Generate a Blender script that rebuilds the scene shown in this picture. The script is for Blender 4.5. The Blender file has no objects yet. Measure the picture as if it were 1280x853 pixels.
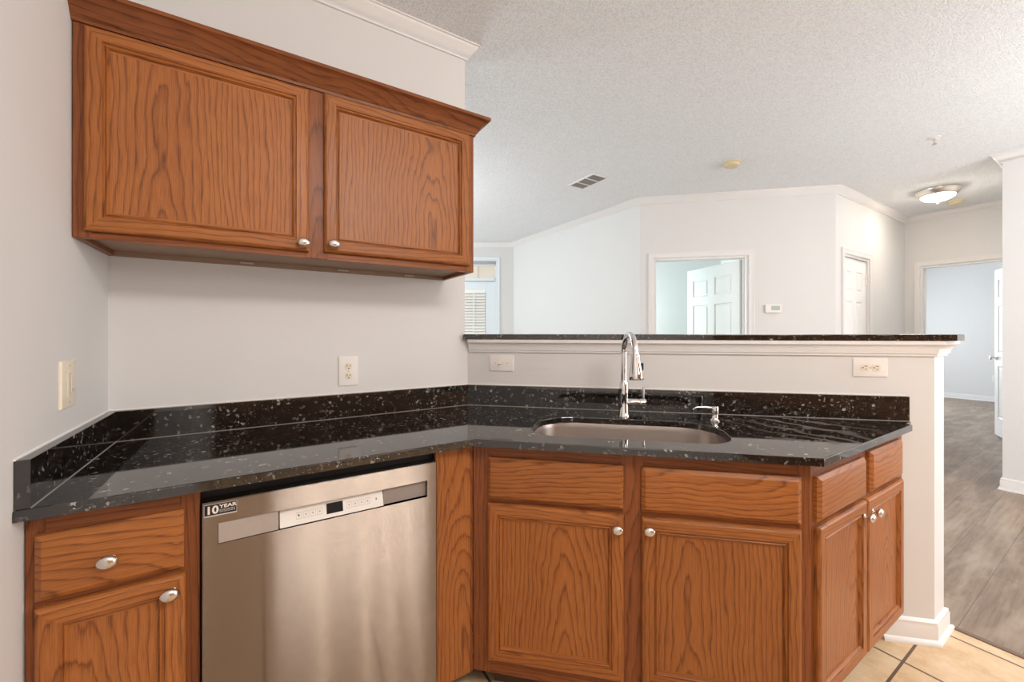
import bpy, bmesh, math, random
from mathutils import Vector, Matrix
random.seed(4)
C = bpy.context.scene.collection
SC = bpy.context.scene
R = math.radians

# ------------------------------------------------------------------ camera, world, lights, exposure
F_PX, X0, Y0 = 513.37, 657.75, 416.47
cam_d = bpy.data.cameras.new('camera'); cam = bpy.data.objects.new('camera', cam_d); C.objects.link(cam)
cam.location = (0.4161, -1.9191, 1.2775)
cam.rotation_euler = (R(90), 0, R(56.7234 - 90))
cam_d.sensor_width = 36.0
cam_d.lens = F_PX / 1280 * 36.0
cam_d.shift_x = -(X0 - 640) / 1280
cam_d.shift_y = (Y0 - 426.5) / 1280
cam_d.clip_start = 0.02
SC.camera = cam

SC.view_settings.view_transform = 'Standard'
SC.view_settings.look = 'None'
SC.view_settings.gamma = 1
SC.view_settings.use_curve_mapping = False
SC.view_settings.exposure = 0.17
SC.cycles.max_bounces = 10
SC.cycles.diffuse_bounces = 6
SC.cycles.use_denoising = True
SC.cycles.sample_clamp_indirect = 6

w = bpy.data.worlds.new('World'); SC.world = w; w.use_nodes = True
bgn = w.node_tree.nodes['Background']
bgn.inputs[0].default_value = (0.62, 0.58, 0.50, 1); bgn.inputs[1].default_value = 0.5

def area(name, loc, target, sx, sy, power, col):
    l = bpy.data.lights.new(name, 'AREA'); l.shape = 'RECTANGLE'; l.size = sx; l.size_y = sy
    l.energy = power; l.color = col
    o = bpy.data.objects.new(name, l); C.objects.link(o)
    o.location = loc
    o.rotation_euler = (Vector(target) - Vector(loc)).to_track_quat('-Z', 'Y').to_euler()
    return o
def bulb(name, loc, power, col, rad=0.04):
    l = bpy.data.lights.new(name, 'POINT'); l.energy = power; l.color = col; l.shadow_soft_size = rad
    o = bpy.data.objects.new(name, l); C.objects.link(o); o.location = loc
    return o
DAY = (0.87, 0.95, 0.97); WARM = (1.0, 0.80, 0.60); NEUT = (1.0, 0.95, 0.91)
# daylight through the living room windows, to the left behind the dishwasher wall
area('living_window_light', (0.95, 5.35, 1.35), (2.2, 2.2, 2.9), 2.6, 2.0, 75, DAY)
area('living_side_window_light', (-2.3, 3.2, 1.4), (-1.0, 2.8, 2.95), 2.4, 1.8, 125, DAY)
# daylight in the two rooms seen through the doorways
area('bedroom_window_light', (4.75, 2.75, 1.5), (5.5, 1.3, 1.3), 0.9, 1.5, 36, (0.80, 0.96, 0.97))
area('far_room_window_light', (9.6, 1.4, 1.5), (9.6, -2.0, 1.0), 2.2, 1.5, 95, (0.86, 0.94, 1.0))
# dining window, kitchen fixture and track bulbs, with added streak strips and fill points, all behind the camera
area('dining_window_light', (4.3, -4.0, 1.3), (3.2, -1.6, 2.5), 2.4, 1.8, 74, (0.97, 0.98, 1.0))
area('kitchen_fixture_light', (1.2, -2.9, 2.6), (1.2, -2.0, 0.6), 1.3, 0.5, 32, NEUT)
for bx in (0.98, 1.40, 1.66, 1.92):
    area('added_streak_light', (bx, -4.12, 2.44), (bx, 0, 1.6), 0.06, 0.42, 1.9, (1.0, 0.86, 0.70))  # added strips that draw vertical streaks on the dishwasher door
for k, (lx, ly) in enumerate(((4.7, -3.5), (3.9, -2.7))):
    bulb('added_ceiling_fill', (lx, ly, 1.95), 37, (0.95, 0.98, 1.0), 0.16)  # unseen fill points added to brighten the kitchen ceiling
bulb('added_living_fill', (1.3, 2.2, 1.9), 44, (0.93, 0.97, 1.0), 0.16)  # unseen point added behind the dishwasher wall to lift the living ceiling
for k, bx in enumerate((0.72, 0.98, 1.20, 1.42)):
    bulb('track_bulb', (bx, -2.35, 2.35), 2.5, WARM, 0.035)

# ------------------------------------------------------------------ materials
def newmat(name):
    m = bpy.data.materials.new(name); m.use_nodes = True
    nt = m.node_tree; b = nt.nodes['Principled BSDF']
    return m, nt, b
def N(nt, t, **kw):
    n = nt.nodes.new(t)
    for k, v in kw.items(): setattr(n, k, v)
    return n
def math_n(nt, op, a, b=None, clamp=False):
    n = nt.nodes.new('ShaderNodeMath'); n.operation = op; n.use_clamp = clamp
    for i, v in enumerate((a, b)):
        if v is None: continue
        if isinstance(v, (int, float)): n.inputs[i].default_value = v
        else: nt.links.new(v, n.inputs[i])
    return n.outputs[0]
def mix_n(nt, fac, a, b, mode='MIX'):
    n = nt.nodes.new('ShaderNodeMix'); n.data_type = 'RGBA'; n.blend_type = mode
    for s, v in ((n.inputs[0], fac), (n.inputs[6], a), (n.inputs[7], b)):
        if isinstance(v, (int, float)): s.default_value = v
        elif isinstance(v, tuple): s.default_value = (*v, 1)
        else: nt.links.new(v, s)
    return n.outputs[2]
def ramp(nt, fac, stops):
    n = nt.nodes.new('ShaderNodeValToRGB'); cr = n.color_ramp
    while len(cr.elements) < len(stops): cr.elements.new(0.5)
    for e, (p, c) in zip(cr.elements, stops):
        e.position = p; e.color = (*c, 1) if isinstance(c, tuple) else (c, c, c, 1)
    nt.links.new(fac, n.inputs[0]); return n.outputs[0]
def bump(nt, b, h, strength, dist):
    n = nt.nodes.new('ShaderNodeBump'); n.inputs['Strength'].default_value = strength; n.inputs['Distance'].default_value = dist
    nt.links.new(h, n.inputs['Height']); nt.links.new(n.outputs[0], b.inputs['Normal'])
def noise(nt, vec, scale, detail=3, rough=0.55):
    n = nt.nodes.new('ShaderNodeTexNoise'); n.inputs['Scale'].default_value = scale
    n.inputs['Detail'].default_value = detail; n.inputs['Roughness'].default_value = rough
    nt.links.new(vec, n.inputs['Vector']); return n.outputs[0]
def objco(nt): return N(nt, 'ShaderNodeTexCoord').outputs['Object']
def scaled(nt, vec, s):
    n = N(nt, 'ShaderNodeMapping'); n.inputs['Scale'].default_value = s; nt.links.new(vec, n.inputs[0]); return n.outputs[0]

def plain(name, col, rough=0.5, metal=0.0, nscale=40, var=0.06, bumps=0.0, ior=1.45):
    m, nt, b = newmat(name); co = objco(nt)
    f = noise(nt, co, nscale)
    c = mix_n(nt, f, tuple(x * (1 - var) for x in col), tuple(min(1, x * (1 + var)) for x in col))
    nt.links.new(c, b.inputs['Base Color'])
    b.inputs['Roughness'].default_value = rough; b.inputs['Metallic'].default_value = metal; b.inputs['IOR'].default_value = ior
    if bumps: bump(nt, b, noise(nt, co, nscale * 6, 2), bumps, 0.001)
    return m
def wall_mat(name, col):
    m, nt, b = newmat(name); co = N(nt, 'ShaderNodeNewGeometry').outputs['Position']
    f = noise(nt, co, 3)
    nt.links.new(mix_n(nt, f, tuple(x * .98 for x in col), tuple(min(1, x * 1.01) for x in col)), b.inputs['Base Color'])
    b.inputs['Roughness'].default_value = 0.75
    bump(nt, b, noise(nt, co, 220, 2), 0.12, 0.001)
    return m
def ceiling_mat():
    m, nt, b = newmat('popcorn_ceiling'); co = N(nt, 'ShaderNodeNewGeometry').outputs['Position']
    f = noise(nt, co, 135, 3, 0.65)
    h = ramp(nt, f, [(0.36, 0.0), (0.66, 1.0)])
    nt.links.new(ramp(nt, f, [(0.36, (.77, .785, .80)), (0.56, (.95, .965, .98))]), b.inputs['Base Color'])  # shade between the popcorn grains painted into the colour
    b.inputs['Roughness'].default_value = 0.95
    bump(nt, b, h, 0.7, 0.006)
    return m

def oak(name, axis, light=(.405, .150, .040), mid=(.295, .097, .025), dark=(.105, .030, .010), ring=0.0145):
    """axis = 'Z' (grain up) or 'X' (grain along the width)"""
    m, nt, b = newmat(name)
    co = objco(nt)
    oi = N(nt, 'ShaderNodeObjectInfo')
    rnd = oi.outputs['Random']
    sp = N(nt, 'ShaderNodeSeparateXYZ'); nt.links.new(co, sp.inputs[0])
    a, l = (sp.outputs[0], sp.outputs[2]) if axis == 'Z' else (sp.outputs[2], sp.outputs[0])
    y = sp.outputs[1]
    off = math_n(nt, 'MULTIPLY', rnd, 37.0)
    lo = math_n(nt, 'ADD', l, off)
    cv = N(nt, 'ShaderNodeCombineXYZ')
    nt.links.new(math_n(nt, 'ADD', a, y), cv.inputs[0]); nt.links.new(off, cv.inputs[1]); nt.links.new(lo, cv.inputs[2])
    cvo = cv.outputs[0]
    warp = math_n(nt, 'SUBTRACT', noise(nt, scaled(nt, cvo, (9, 1, 2.4)), 1, 3, .5), 0.5)
    warp2 = math_n(nt, 'SUBTRACT', noise(nt, scaled(nt, cvo, (3, 1, 3.0)), 1, 2, .5), 0.5)
    c0 = math_n(nt, 'MULTIPLY', math_n(nt, 'SUBTRACT', rnd, 0.5), 0.26)
    ax = math_n(nt, 'ADD', math_n(nt, 'SUBTRACT', a, c0), math_n(nt, 'MULTIPLY', warp, 0.05))
    tilt = math_n(nt, 'ADD', math_n(nt, 'MULTIPLY', l, math_n(nt, 'ADD', math_n(nt, 'MULTIPLY', math_n(nt, 'FRACT', math_n(nt, 'MULTIPLY', rnd, 13.7)), .11), .06)), math_n(nt, 'ADD', math_n(nt, 'MULTIPLY', warp2, 0.09), 0.055))
    r = math_n(nt, 'SQRT', math_n(nt, 'ADD', math_n(nt, 'MULTIPLY', ax, ax), math_n(nt, 'MULTIPLY', tilt, tilt)))
    wob = math_n(nt, 'MULTIPLY', math_n(nt, 'SUBTRACT', noise(nt, scaled(nt, cvo, (26, 1, 1.2)), 1, 3, .6), 0.5), 1.6)
    fr = math_n(nt, 'FRACT', math_n(nt, 'ADD', math_n(nt, 'DIVIDE', r, ring), wob))
    rings = ramp(nt, fr, [(0.0, .30), (0.09, 0.0), (0.55, .06), (0.80, .35), (0.93, 1.0), (1.0, .30)])
    fine = noise(nt, scaled(nt, cvo, (420, 1, 14)), 1, 2, .6)
    pores = ramp(nt, fine, [(0.40, 1.0), (0.56, 0.0)])
    big = noise(nt, scaled(nt, cvo, (6, 1, 1.5)), 1, 2)
    base = mix_n(nt, big, mid, light)
    fac = math_n(nt, 'MULTIPLY', rings, 0.62)
    col = mix_n(nt, fac, base, dark)
    pf = math_n(nt, 'MULTIPLY', pores, math_n(nt, 'ADD', math_n(nt, 'MULTIPLY', rings, 0.45), 0.26))
    col = mix_n(nt, pf, col, dark)
    tone = math_n(nt, 'ADD', math_n(nt, 'MULTIPLY', math_n(nt, 'FRACT', math_n(nt, 'MULTIPLY', rnd, 7.3)), 0.22), 0.90)
    hs = N(nt, 'ShaderNodeHueSaturation'); nt.links.new(col, hs.inputs['Color']); nt.links.new(tone, hs.inputs['Value'])
    nt.links.new(hs.outputs[0], b.inputs['Base Color'])
    b.inputs['Roughness'].default_value = 0.36
    b.inputs['Specular IOR Level'].default_value = 0.28
    bump(nt, b, pores, -0.12, 0.0006)
    return m

def granite():
    m, nt, b = newmat('black_speckled_granite'); co = N(nt, 'ShaderNodeNewGeometry').outputs['Position']
    wob = N(nt, 'ShaderNodeTexNoise'); wob.inputs['Scale'].default_value = 95; nt.links.new(co, wob.inputs['Vector'])
    wv = N(nt, 'ShaderNodeVectorMath', operation='MULTIPLY_ADD'); nt.links.new(wob.outputs['Color'], wv.inputs[0])
    wv.inputs[1].default_value = (.02, .02, .02); nt.links.new(co, wv.inputs[2])
    def flecks(scale, cut, size):
        v = N(nt, 'ShaderNodeTexVoronoi'); v.inputs['Scale'].default_value = scale; nt.links.new(wv.outputs[0], v.inputs['Vector'])
        s = N(nt, 'ShaderNodeSeparateColor'); nt.links.new(v.outputs['Color'], s.inputs[0])
        on = math_n(nt, 'GREATER_THAN', s.outputs[0], cut)
        near = math_n(nt, 'LESS_THAN', v.outputs['Distance'], math_n(nt, 'MULTIPLY', s.outputs[1], size))
        return math_n(nt, 'MULTIPLY', on, near), s.outputs[2]
    f1, c1 = flecks(92, 0.72, 0.60)
    f2, c2 = flecks(190, 0.55, 0.6)
    clus = ramp(nt, noise(nt, co, 30, 4, .6), [(.50, 0.0), (.68, 1.0)])
    clus2 = ramp(nt, noise(nt, co, 7, 2, .5), [(.40, 0.2), (.60, 1.0)])
    col = mix_n(nt, math_n(nt, 'MULTIPLY', clus, 0.75), (.004, .004, .0045), (.024, .018, .014))
    fc = mix_n(nt, c1, (.12, .10, .085), (.42, .42, .41))
    col = mix_n(nt, math_n(nt, 'MULTIPLY', f2, math_n(nt, 'MULTIPLY', clus2, .55)), col, (.12, .105, .09))
    col = mix_n(nt, math_n(nt, 'MULTIPLY', f1, math_n(nt, 'MULTIPLY', clus2, .9)), col, fc)
    nt.links.new(col, b.inputs['Base Color'])
    b.inputs['Roughness'].default_value = 0.045; b.inputs['IOR'].default_value = 1.85
    # dried wipe marks on the end of the counter right of the sink
    sp = N(nt, 'ShaderNodeSeparateXYZ'); nt.links.new(co, sp.inputs[0])
    dx = math_n(nt, 'SUBTRACT', sp.outputs[0], 2.22); dy = math_n(nt, 'ADD', sp.outputs[1], 1.15)
    d = math_n(nt, 'SQRT', math_n(nt, 'ADD', math_n(nt, 'MULTIPLY', dx, dx), math_n(nt, 'MULTIPLY', dy, dy)))
    zone = math_n(nt, 'MULTIPLY', ramp(nt, d, [(.10, 1.0), (.36, 0.0)]), math_n(nt, 'GREATER_THAN', 0.918, sp.outputs[2]))
    wavn = N(nt, 'ShaderNodeTexWave'); wavn.inputs['Scale'].default_value = 3.2; wavn.inputs['Distortion'].default_value = 9
    wavn.inputs['Detail'].default_value = 4; wavn.inputs['Detail Scale'].default_value = 1.6
    nt.links.new(co, wavn.inputs['Vector'])
    smear = math_n(nt, 'MULTIPLY', zone, ramp(nt, wavn.outputs['Fac'], [(.55, 0.0), (.95, 1.0)]))
    nt.links.new(mix_n(nt, math_n(nt, 'MULTIPLY', smear, .30), col, (.22, .20, .17)), b.inputs['Base Color'])
    nt.links.new(math_n(nt, 'ADD', math_n(nt, 'MULTIPLY', smear, .25), .045), b.inputs['Roughness'])
    return m

def steel(name, col, rough, aniso=0.0, tangent=(1, 0, 0), streak=(1, 1, 1), amt=.05):
    m, nt, b = newmat(name); co = objco(nt)
    f = noise(nt, scaled(nt, co, streak), 1, 2, .6)
    nt.links.new(mix_n(nt, f, tuple(x * (1 - amt) for x in col), tuple(min(1, x * (1 + amt)) for x in col)), b.inputs['Base Color'])
    b.inputs['Metallic'].default_value = 1; b.inputs['Roughness'].default_value = rough
    if aniso:
        b.inputs['Anisotropic'].default_value = aniso
        t = N(nt, 'ShaderNodeCombineXYZ')
        for i in range(3): t.inputs[i].default_value = tangent[i]
        nt.links.new(t.outputs[0], b.inputs['Tangent'])
        # the horizontal brush lines scatter the reflection up and down only
        wn = N(nt, 'ShaderNodeTexWhiteNoise', noise_dimensions='3D'); nt.links.new(scaled(nt, co, (900, 900, 9000)), wn.inputs[0])
        cz = N(nt, 'ShaderNodeCombineXYZ'); nt.links.new(math_n(nt, 'MULTIPLY', math_n(nt, 'SUBTRACT', wn.outputs[0], 0.5), 1.5), cz.inputs[2])
        ge = N(nt, 'ShaderNodeNewGeometry'); va = N(nt, 'ShaderNodeVectorMath', operation='ADD'); vn = N(nt, 'ShaderNodeVectorMath', operation='NORMALIZE')
        nt.links.new(ge.outputs['Normal'], va.inputs[0]); nt.links.new(cz.outputs[0], va.inputs[1]); nt.links.new(va.outputs[0], vn.inputs[0])
        nt.links.new(vn.outputs[0], b.inputs['Normal'])
    return m
def tile_mat():
    m, nt, b = newmat('beige_floor_tile'); co = N(nt, 'ShaderNodeNewGeometry').outputs['Position']
    sp = N(nt, 'ShaderNodeSeparateXYZ'); nt.links.new(co, sp.inputs[0])
    P = 0.346
    def grout(c, o):
        f = math_n(nt, 'FRACT', math_n(nt, 'DIVIDE', math_n(nt, 'ADD', c, 40 * P - o + .005), P))
        return math_n(nt, 'LESS_THAN', f, 0.0095 / P), math_n(nt, 'FLOOR', math_n(nt, 'DIVIDE', math_n(nt, 'ADD', c, 40 * P - o), P))
    gx, ix = grout(sp.outputs[0], 2.515); gy, iy = grout(sp.outputs[1], -1.388)
    g = math_n(nt, 'MAXIMUM', gx, gy)
    cell = N(nt, 'ShaderNodeCombineXYZ'); nt.links.new(ix, cell.inputs[0]); nt.links.new(iy, cell.inputs[1])
    wn = N(nt, 'ShaderNodeTexWhiteNoise', noise_dimensions='2D'); nt.links.new(cell.outputs[0], wn.inputs[0])
    a = noise(nt, co, 9, 5, .65); c = noise(nt, co, 45, 3, .6)
    col = ramp(nt, a, [(.30, (.52, .33, .17)), (.5, (.68, .50, .31)), (.70, (.76, .60, .41))])
    col = mix_n(nt, math_n(nt, 'MULTIPLY', c, .35), col, (.50, .31, .15))
    col = mix_n(nt, math_n(nt, 'MULTIPLY', wn.outputs[0], .18), col, (.80, .68, .50))
    col = mix_n(nt, g, col, (.13, .085, .05))
    nt.links.new(col, b.inputs['Base Color']); b.inputs['Roughness'].default_value = 0.42
    bump(nt, b, math_n(nt, 'SUBTRACT', math_n(nt, 'MULTIPLY', a, .15), g), .5, .002)
    return m
def plank_mat():
    m, nt, b = newmat('grey_brown_plank'); co = N(nt, 'ShaderNodeNewGeometry').outputs['Position']
    br = N(nt, 'ShaderNodeTexBrick'); nt.links.new(co, br.inputs['Vector'])
    br.offset = .37; br.inputs['Scale'].default_value = 1; br.inputs['Brick Width'].default_value = 1.22
    br.inputs['Row Height'].default_value = .182; br.inputs['Mortar Size'].default_value = .0012; br.inputs['Mortar Smooth'].default_value = 0
    br.inputs['Color1'].default_value = (.0, .0, .0, 1); br.inputs['Color2'].default_value = (1, 1, 1, 1); br.inputs['Mortar'].default_value = (.5, .5, .5, 1)
    col = ramp(nt, br.outputs['Color'], [(0.0, (.19, .13, .090)), (.5, (.245, .172, .122)), (1.0, (.31, .225, .162))])
    g = noise(nt, scaled(nt, co, (3.5, 60, 1)), 1, 5, .65)
    col = mix_n(nt, ramp(nt, g, [(.38, .5), (.58, 0.0)]), col, (.105, .074, .054))
    g2 = noise(nt, scaled(nt, co, (2.2, 9, 1)), 1, 3, .6)
    col = mix_n(nt, ramp(nt, g2, [(.45, 0.0), (.68, .7)]), col, (.38, .30, .235))
    col = mix_n(nt, math_n(nt, 'MULTIPLY', br.outputs['Fac'], .8), col, (.06, .045, .035))
    nt.links.new(col, b.inputs['Base Color']); b.inputs['Roughness'].default_value = 0.40
    bump(nt, b, g, .15, .001)
    return m
def emit(name, col, strength):
    m, nt, b = newmat(name)
    f = noise(nt, objco(nt), 8)
    nt.links.new(mix_n(nt, f, tuple(x * .95 for x in col), col), b.inputs['Base Color'])
    b.inputs['Emission Color'].default_value = (*col, 1); b.inputs['Emission Strength'].default_value = strength
    return m
def glass_mat():
    m, nt, b = newmat('clear_glass')
    b.inputs['Base Color'].default_value = (.96, .98, .98, 1); b.inputs['Roughness'].default_value = 0.0
    b.inputs['Transmission Weight'].default_value = 1.0; b.inputs['IOR'].default_value = 1.1
    return m

M = dict(
    wall=wall_mat('warm_white_wall', (.685, .675, .665)),
    wall_liv=wall_mat('white_wall', (.71, .705, .695)),
    ceil=ceiling_mat(), tile=tile_mat(), plank=plank_mat(),
    trim=plain('white_trim_paint', (.77, .755, .745), .38, nscale=12, var=.015),
    door=plain('white_door_paint', (.84, .84, .83), .40, nscale=12, var=.015),
    oakv=oak('oak_grain_up', 'Z'), oakh=oak('oak_grain_across', 'X'),
    oakd=oak('oak_frame', 'Z', (.27, .088, .028), (.19, .058, .018), (.075, .022, .008)),
    oakdh=oak('oak_rail', 'X', (.27, .088, .028), (.19, .058, .018), (.075, .022, .008)),
    under=plain('brown_laminate', (.30, .20, .14), .55, nscale=20, var=.12),
    granite=granite(),
    steel=steel('brushed_stainless', (.375, .33, .295), .17, 1.0, (0, 0, 1), (2, 2, 500), .05),
    steelp=plain('grey_beige_plastic', (.36, .31, .275), .45, nscale=60, var=.05),
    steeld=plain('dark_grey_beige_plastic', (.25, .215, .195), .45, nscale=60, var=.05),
    basin=steel('satin_stainless_basin', (.50, .44, .40), .33, 0, streak=(1, 300, 300), amt=.08),
    chrome=steel('polished_chrome', (.74, .74, .75), .06, amt=.01),
    nickel=steel('brushed_nickel', (.70, .665, .62), .27, streak=(200, 200, 20), amt=.06),
    black=plain('black_plastic', (.006, .006, .006), .5, nscale=30, var=.2),
    display=plain('black_display', (.012, .013, .016), .15, nscale=30, var=.1),
    panelw=plain('pale_grey_control_panel', (.72, .68, .64), .35, nscale=30, var=.02),
    ink=plain('grey_print', (.42, .38, .35), .5, nscale=30, var=.05),
    white=plain('white_plastic', (.80, .77, .75), .32, nscale=30, var=.015),
    ivory=plain('ivory_plastic', (.78, .70, .56), .35, nscale=30, var=.02),
    dark=plain('dark_slot', (.03, .025, .02), .6, nscale=30, var=.1),
    sticker=plain('black_sticker', (.010, .011, .016), .35, nscale=60, var=.1),
    stickt=plain('cream_print', (.72, .66, .60), .5, nscale=60, var=.03),
    sticke=plain('silver_sticker_edge', (.48, .43, .40), .4, nscale=60, var=.03),
    yellow=plain('yellowed_plastic', (.66, .56, .36), .45, nscale=20, var=.04),
    lcd=plain('green_grey_lcd', (.42, .48, .42), .25, nscale=20, var=.03),
    caulk=plain('grey_caulk', (.22, .20, .185), .5, nscale=30, var=.1),
    rear_brown=plain('rear_reflection_brown', (.26, .13, .06), .5, nscale=20, var=.1),
    ventd=plain('dark_duct', (.05, .05, .05), .8, nscale=20, var=.1),
    glow=emit('lit_frosted_glass', (1.0, .88, .75), 50),
    glass=glass_mat(),
    blind=plain('white_blind_slat', (.90, .885, .85), .5, nscale=20, var=.02),
    shade=plain('cream_shade', (.80, .72, .62), .7, nscale=60, var=.03),
    pdoor=plain('pale_door_paint', (.74, .80, .84), .42, nscale=12, var=.015),
    toe=plain('dark_toe_kick', (.09, .05, .03), .6, nscale=20, var=.1),
    strip=plain('brown_transition_strip', (.17, .115, .08), .45, nscale=40, var=.1),
    foliage=plain('dry_leaf_green', (.30, .30, .10), .8, nscale=3, var=.5),
)

# ------------------------------------------------------------------ builders
class MB:
    def __init__(s): s.bm = bmesh.new(); s.mats = []; s.bevelled = False
    def mi(s, m):
        if m not in s.mats: s.mats.append(m)
        return s.mats.index(m)
    def _paint(s, faces, m):
        i = s.mi(m)
        for f in faces: f.material_index = i
    def poly(s, pts, m):
        f = s.bm.faces.new([s.bm.verts.new(p) for p in pts]); f.material_index = s.mi(m); return f
    def box(s, x0, x1, y0, y1, z0, z1, m, bev=0.0, seg=2):
        t = bmesh.new()
        if bev: s.bevelled = True
        bmesh.ops.create_cube(t, size=1)
        for v in t.verts:
            v.co = Vector(((x0 + x1) / 2 + v.co.x * (x1 - x0), (y0 + y1) / 2 + v.co.y * (y1 - y0), (z0 + z1) / 2 + v.co.z * (z1 - z0)))
        if bev: bmesh.ops.bevel(t, geom=t.edges[:], offset=bev, segments=seg, profile=.5, affect='EDGES')
        s.merge(t, m); return s
    def merge(s, t, m=None, mtx=None):
        i = s.mi(m) if m is not None else None
        vm = {}
        for v in t.verts: vm[v] = s.bm.verts.new(mtx @ v.co if mtx else v.co)
        for f in t.faces:
            try: nf = s.bm.faces.new([vm[v] for v in f.verts])
            except ValueError: continue
            nf.material_index = i if i is not None else f.material_index
        t.free()
    def prism(s, poly, z0, z1, m, bev=0.0):
        t = bmesh.new()
        if bev: s.bevelled = True
        b = [t.verts.new((x, y, z0)) for x, y in poly]; u = [t.verts.new((x, y, z1)) for x, y in poly]
        t.faces.new(b[::-1]); top = t.faces.new(u)
        n = len(poly)
        for i in range(n): t.faces.new([b[i], b[(i + 1) % n], u[(i + 1) % n], u[i]])
        bmesh.ops.recalc_face_normals(t, faces=t.faces[:])
        if bev: bmesh.ops.bevel(t, geom=[e for e in t.edges if all(abs(v.co.z - z1) < 1e-6 for v in e.verts)], offset=bev, segments=2, profile=.5, affect='EDGES')
        s.merge(t, m); return s
    def lathe(s, prof, m, mtx=None, seg=24):
        """prof = [(r, h)] turned around local Z"""
        t = bmesh.new(); rings = []
        for r, h in prof:
            if r < 1e-6: rings.append([t.verts.new((0, 0, h))])
            else: rings.append([t.verts.new((r * math.cos(2 * math.pi * k / seg), r * math.sin(2 * math.pi * k / seg), h)) for k in range(seg)])
        for a, b in zip(rings, rings[1:]):
            for k in range(seg):
                k2 = (k + 1) % seg
                if len(a) == 1 and len(b) == 1: continue
                if len(a) == 1: t.faces.new([a[0], b[k2], b[k]])
                elif len(b) == 1: t.faces.new([a[k], a[k2], b[0]])
                else: t.faces.new([a[k], a[k2], b[k2], b[k]])
        bmesh.ops.recalc_face_normals(t, faces=t.faces[:])
        s.merge(t, m, mtx); return s
    def tube(s, pts, rad, m, seg=16, caps=True):
        pts = [Vector(p) for p in pts]; n = len(pts)
        rads = rad if isinstance(rad, (list, tuple)) else [rad] * n
        t = bmesh.new(); rings = []; up = None
        for i, p in enumerate(pts):
            d = (pts[min(i + 1, n - 1)] - pts[max(i - 1, 0)]).normalized()
            if up is None:
                up = d.orthogonal().normalized()
            up = (up - d * up.dot(d)).normalized(); q = d.cross(up)
            rings.append([t.verts.new(p + (up * math.cos(2 * math.pi * k / seg) + q * math.sin(2 * math.pi * k / seg)) * rads[i]) for k in range(seg)])
        for a, b in zip(rings, rings[1:]):
            for k in range(seg): t.faces.new([a[k], a[(k + 1) % seg], b[(k + 1) % seg], b[k]])
        if caps: t.faces.new(rings[0][::-1]); t.faces.new(rings[-1])
        bmesh.ops.recalc_face_normals(t, faces=t.faces[:])
        s.merge(t, m); return s
    def rings(s, x0, x1, z0, z1, prof, y, mside, mtop, mfill, flip=1):
        """nested rectangles in the XZ plane: prof = [(inset, height)], height towards -Y (flip=-1: +Y); the last is filled"""
        rs = []
        for ins, h in prof:
            yy = y - flip * h
            rs.append([s.bm.verts.new(p) for p in ((x0 + ins, yy, z0 + ins), (x1 - ins, yy, z0 + ins), (x1 - ins, yy, z1 - ins), (x0 + ins, yy, z1 - ins))])
        ih, iv, ifl = s.mi(mtop), s.mi(mside), s.mi(mfill)
        for a, b in zip(rs, rs[1:]):
            for k in range(4):
                k2 = (k + 1) % 4
                vs = [a[k], a[k2], b[k2], b[k]]
                f = s.bm.faces.new(vs if flip > 0 else vs[::-1])
                f.material_index = ih if k in (0, 2) else iv
        f = s.bm.faces.new(rs[-1] if flip > 0 else rs[-1][::-1]); f.material_index = ifl
        return s
    def sweep(s, path, prof, m, place, closed_ends=True):
        """path: 2D polyline; prof: [(out, h)], out to the right of travel; place(x, y, h) -> 3D"""
        n = len(path); P = [Vector(p) for p in path]; secs = []
        for i in range(n):
            d0 = (P[i] - P[i - 1]).normalized() if i > 0 else None
            d1 = (P[i + 1] - P[i]).normalized() if i < n - 1 else None
            if d0 is None: d0 = d1
            if d1 is None: d1 = d0
            n0 = Vector((d0.y, -d0.x)); n1 = Vector((d1.y, -d1.x))
            mt = (n0 + n1).normalized(); mt = mt / max(.2, mt.dot(n0))
            secs.append([s.bm.verts.new(place(P[i].x + mt.x * o, P[i].y + mt.y * o, h)) for o, h in prof])
        k = s.mi(m); q = len(prof); fs = []
        for a, b in zip(secs, secs[1:]):
            for j in range(q):
                fs.append(s.bm.faces.new([a[j], a[(j + 1) % q], b[(j + 1) % q], b[j]]))
        if closed_ends: fs.append(s.bm.faces.new(secs[0][::-1])); fs.append(s.bm.faces.new(secs[-1]))
        for f in fs: f.material_index = k
        return s
    def build(s, name, parent=None, loc=(0, 0, 0), rz=0.0, center=False, smooth=35, recalc=True):
        if recalc: bmesh.ops.recalc_face_normals(s.bm, faces=s.bm.faces[:])
        c = Vector((0, 0, 0))
        if center:
            lo = Vector([min(v.co[i] for v in s.bm.verts) for i in range(3)]); hi = Vector([max(v.co[i] for v in s.bm.verts) for i in range(3)])
            c = (lo + hi) / 2
            for v in s.bm.verts: v.co -= c
        me = bpy.data.meshes.new(name); s.bm.to_mesh(me); s.bm.free()
        for m in s.mats: me.materials.append(m)
        if smooth:
            for p in me.polygons: p.use_smooth = True
            me.set_sharp_from_angle(angle=R(smooth))
        o = bpy.data.objects.new(name, me); C.objects.link(o)
        if s.bevelled and smooth:
            wn = o.modifiers.new('weighted_normal', 'WEIGHTED_NORMAL'); wn.keep_sharp = True; wn.weight = 100
        if parent is not None:
            o.parent = parent; o.location = Vector(loc) + c
        else:
            o.location = Vector(loc) + Matrix.Rotation(rz, 3, 'Z') @ c; o.rotation_euler = (0, 0, rz)
        return o
def tag(o, label=None, cat=None, group=None, kind=None):
    if label: o['label'] = label
    if cat: o['category'] = cat
    if group: o['group'] = group
    if kind: o['kind'] = kind
    return o
def thing(name, label, cat, loc=(0, 0, 0), rz=0.0, group=None):
    o = bpy.data.objects.new(name, None); C.objects.link(o); o.empty_display_size = .1
    o.location = loc; o.rotation_euler = (0, 0, rz)
    return tag(o, label, cat, group)
def struct(o): return tag(o, kind='structure')
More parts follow.
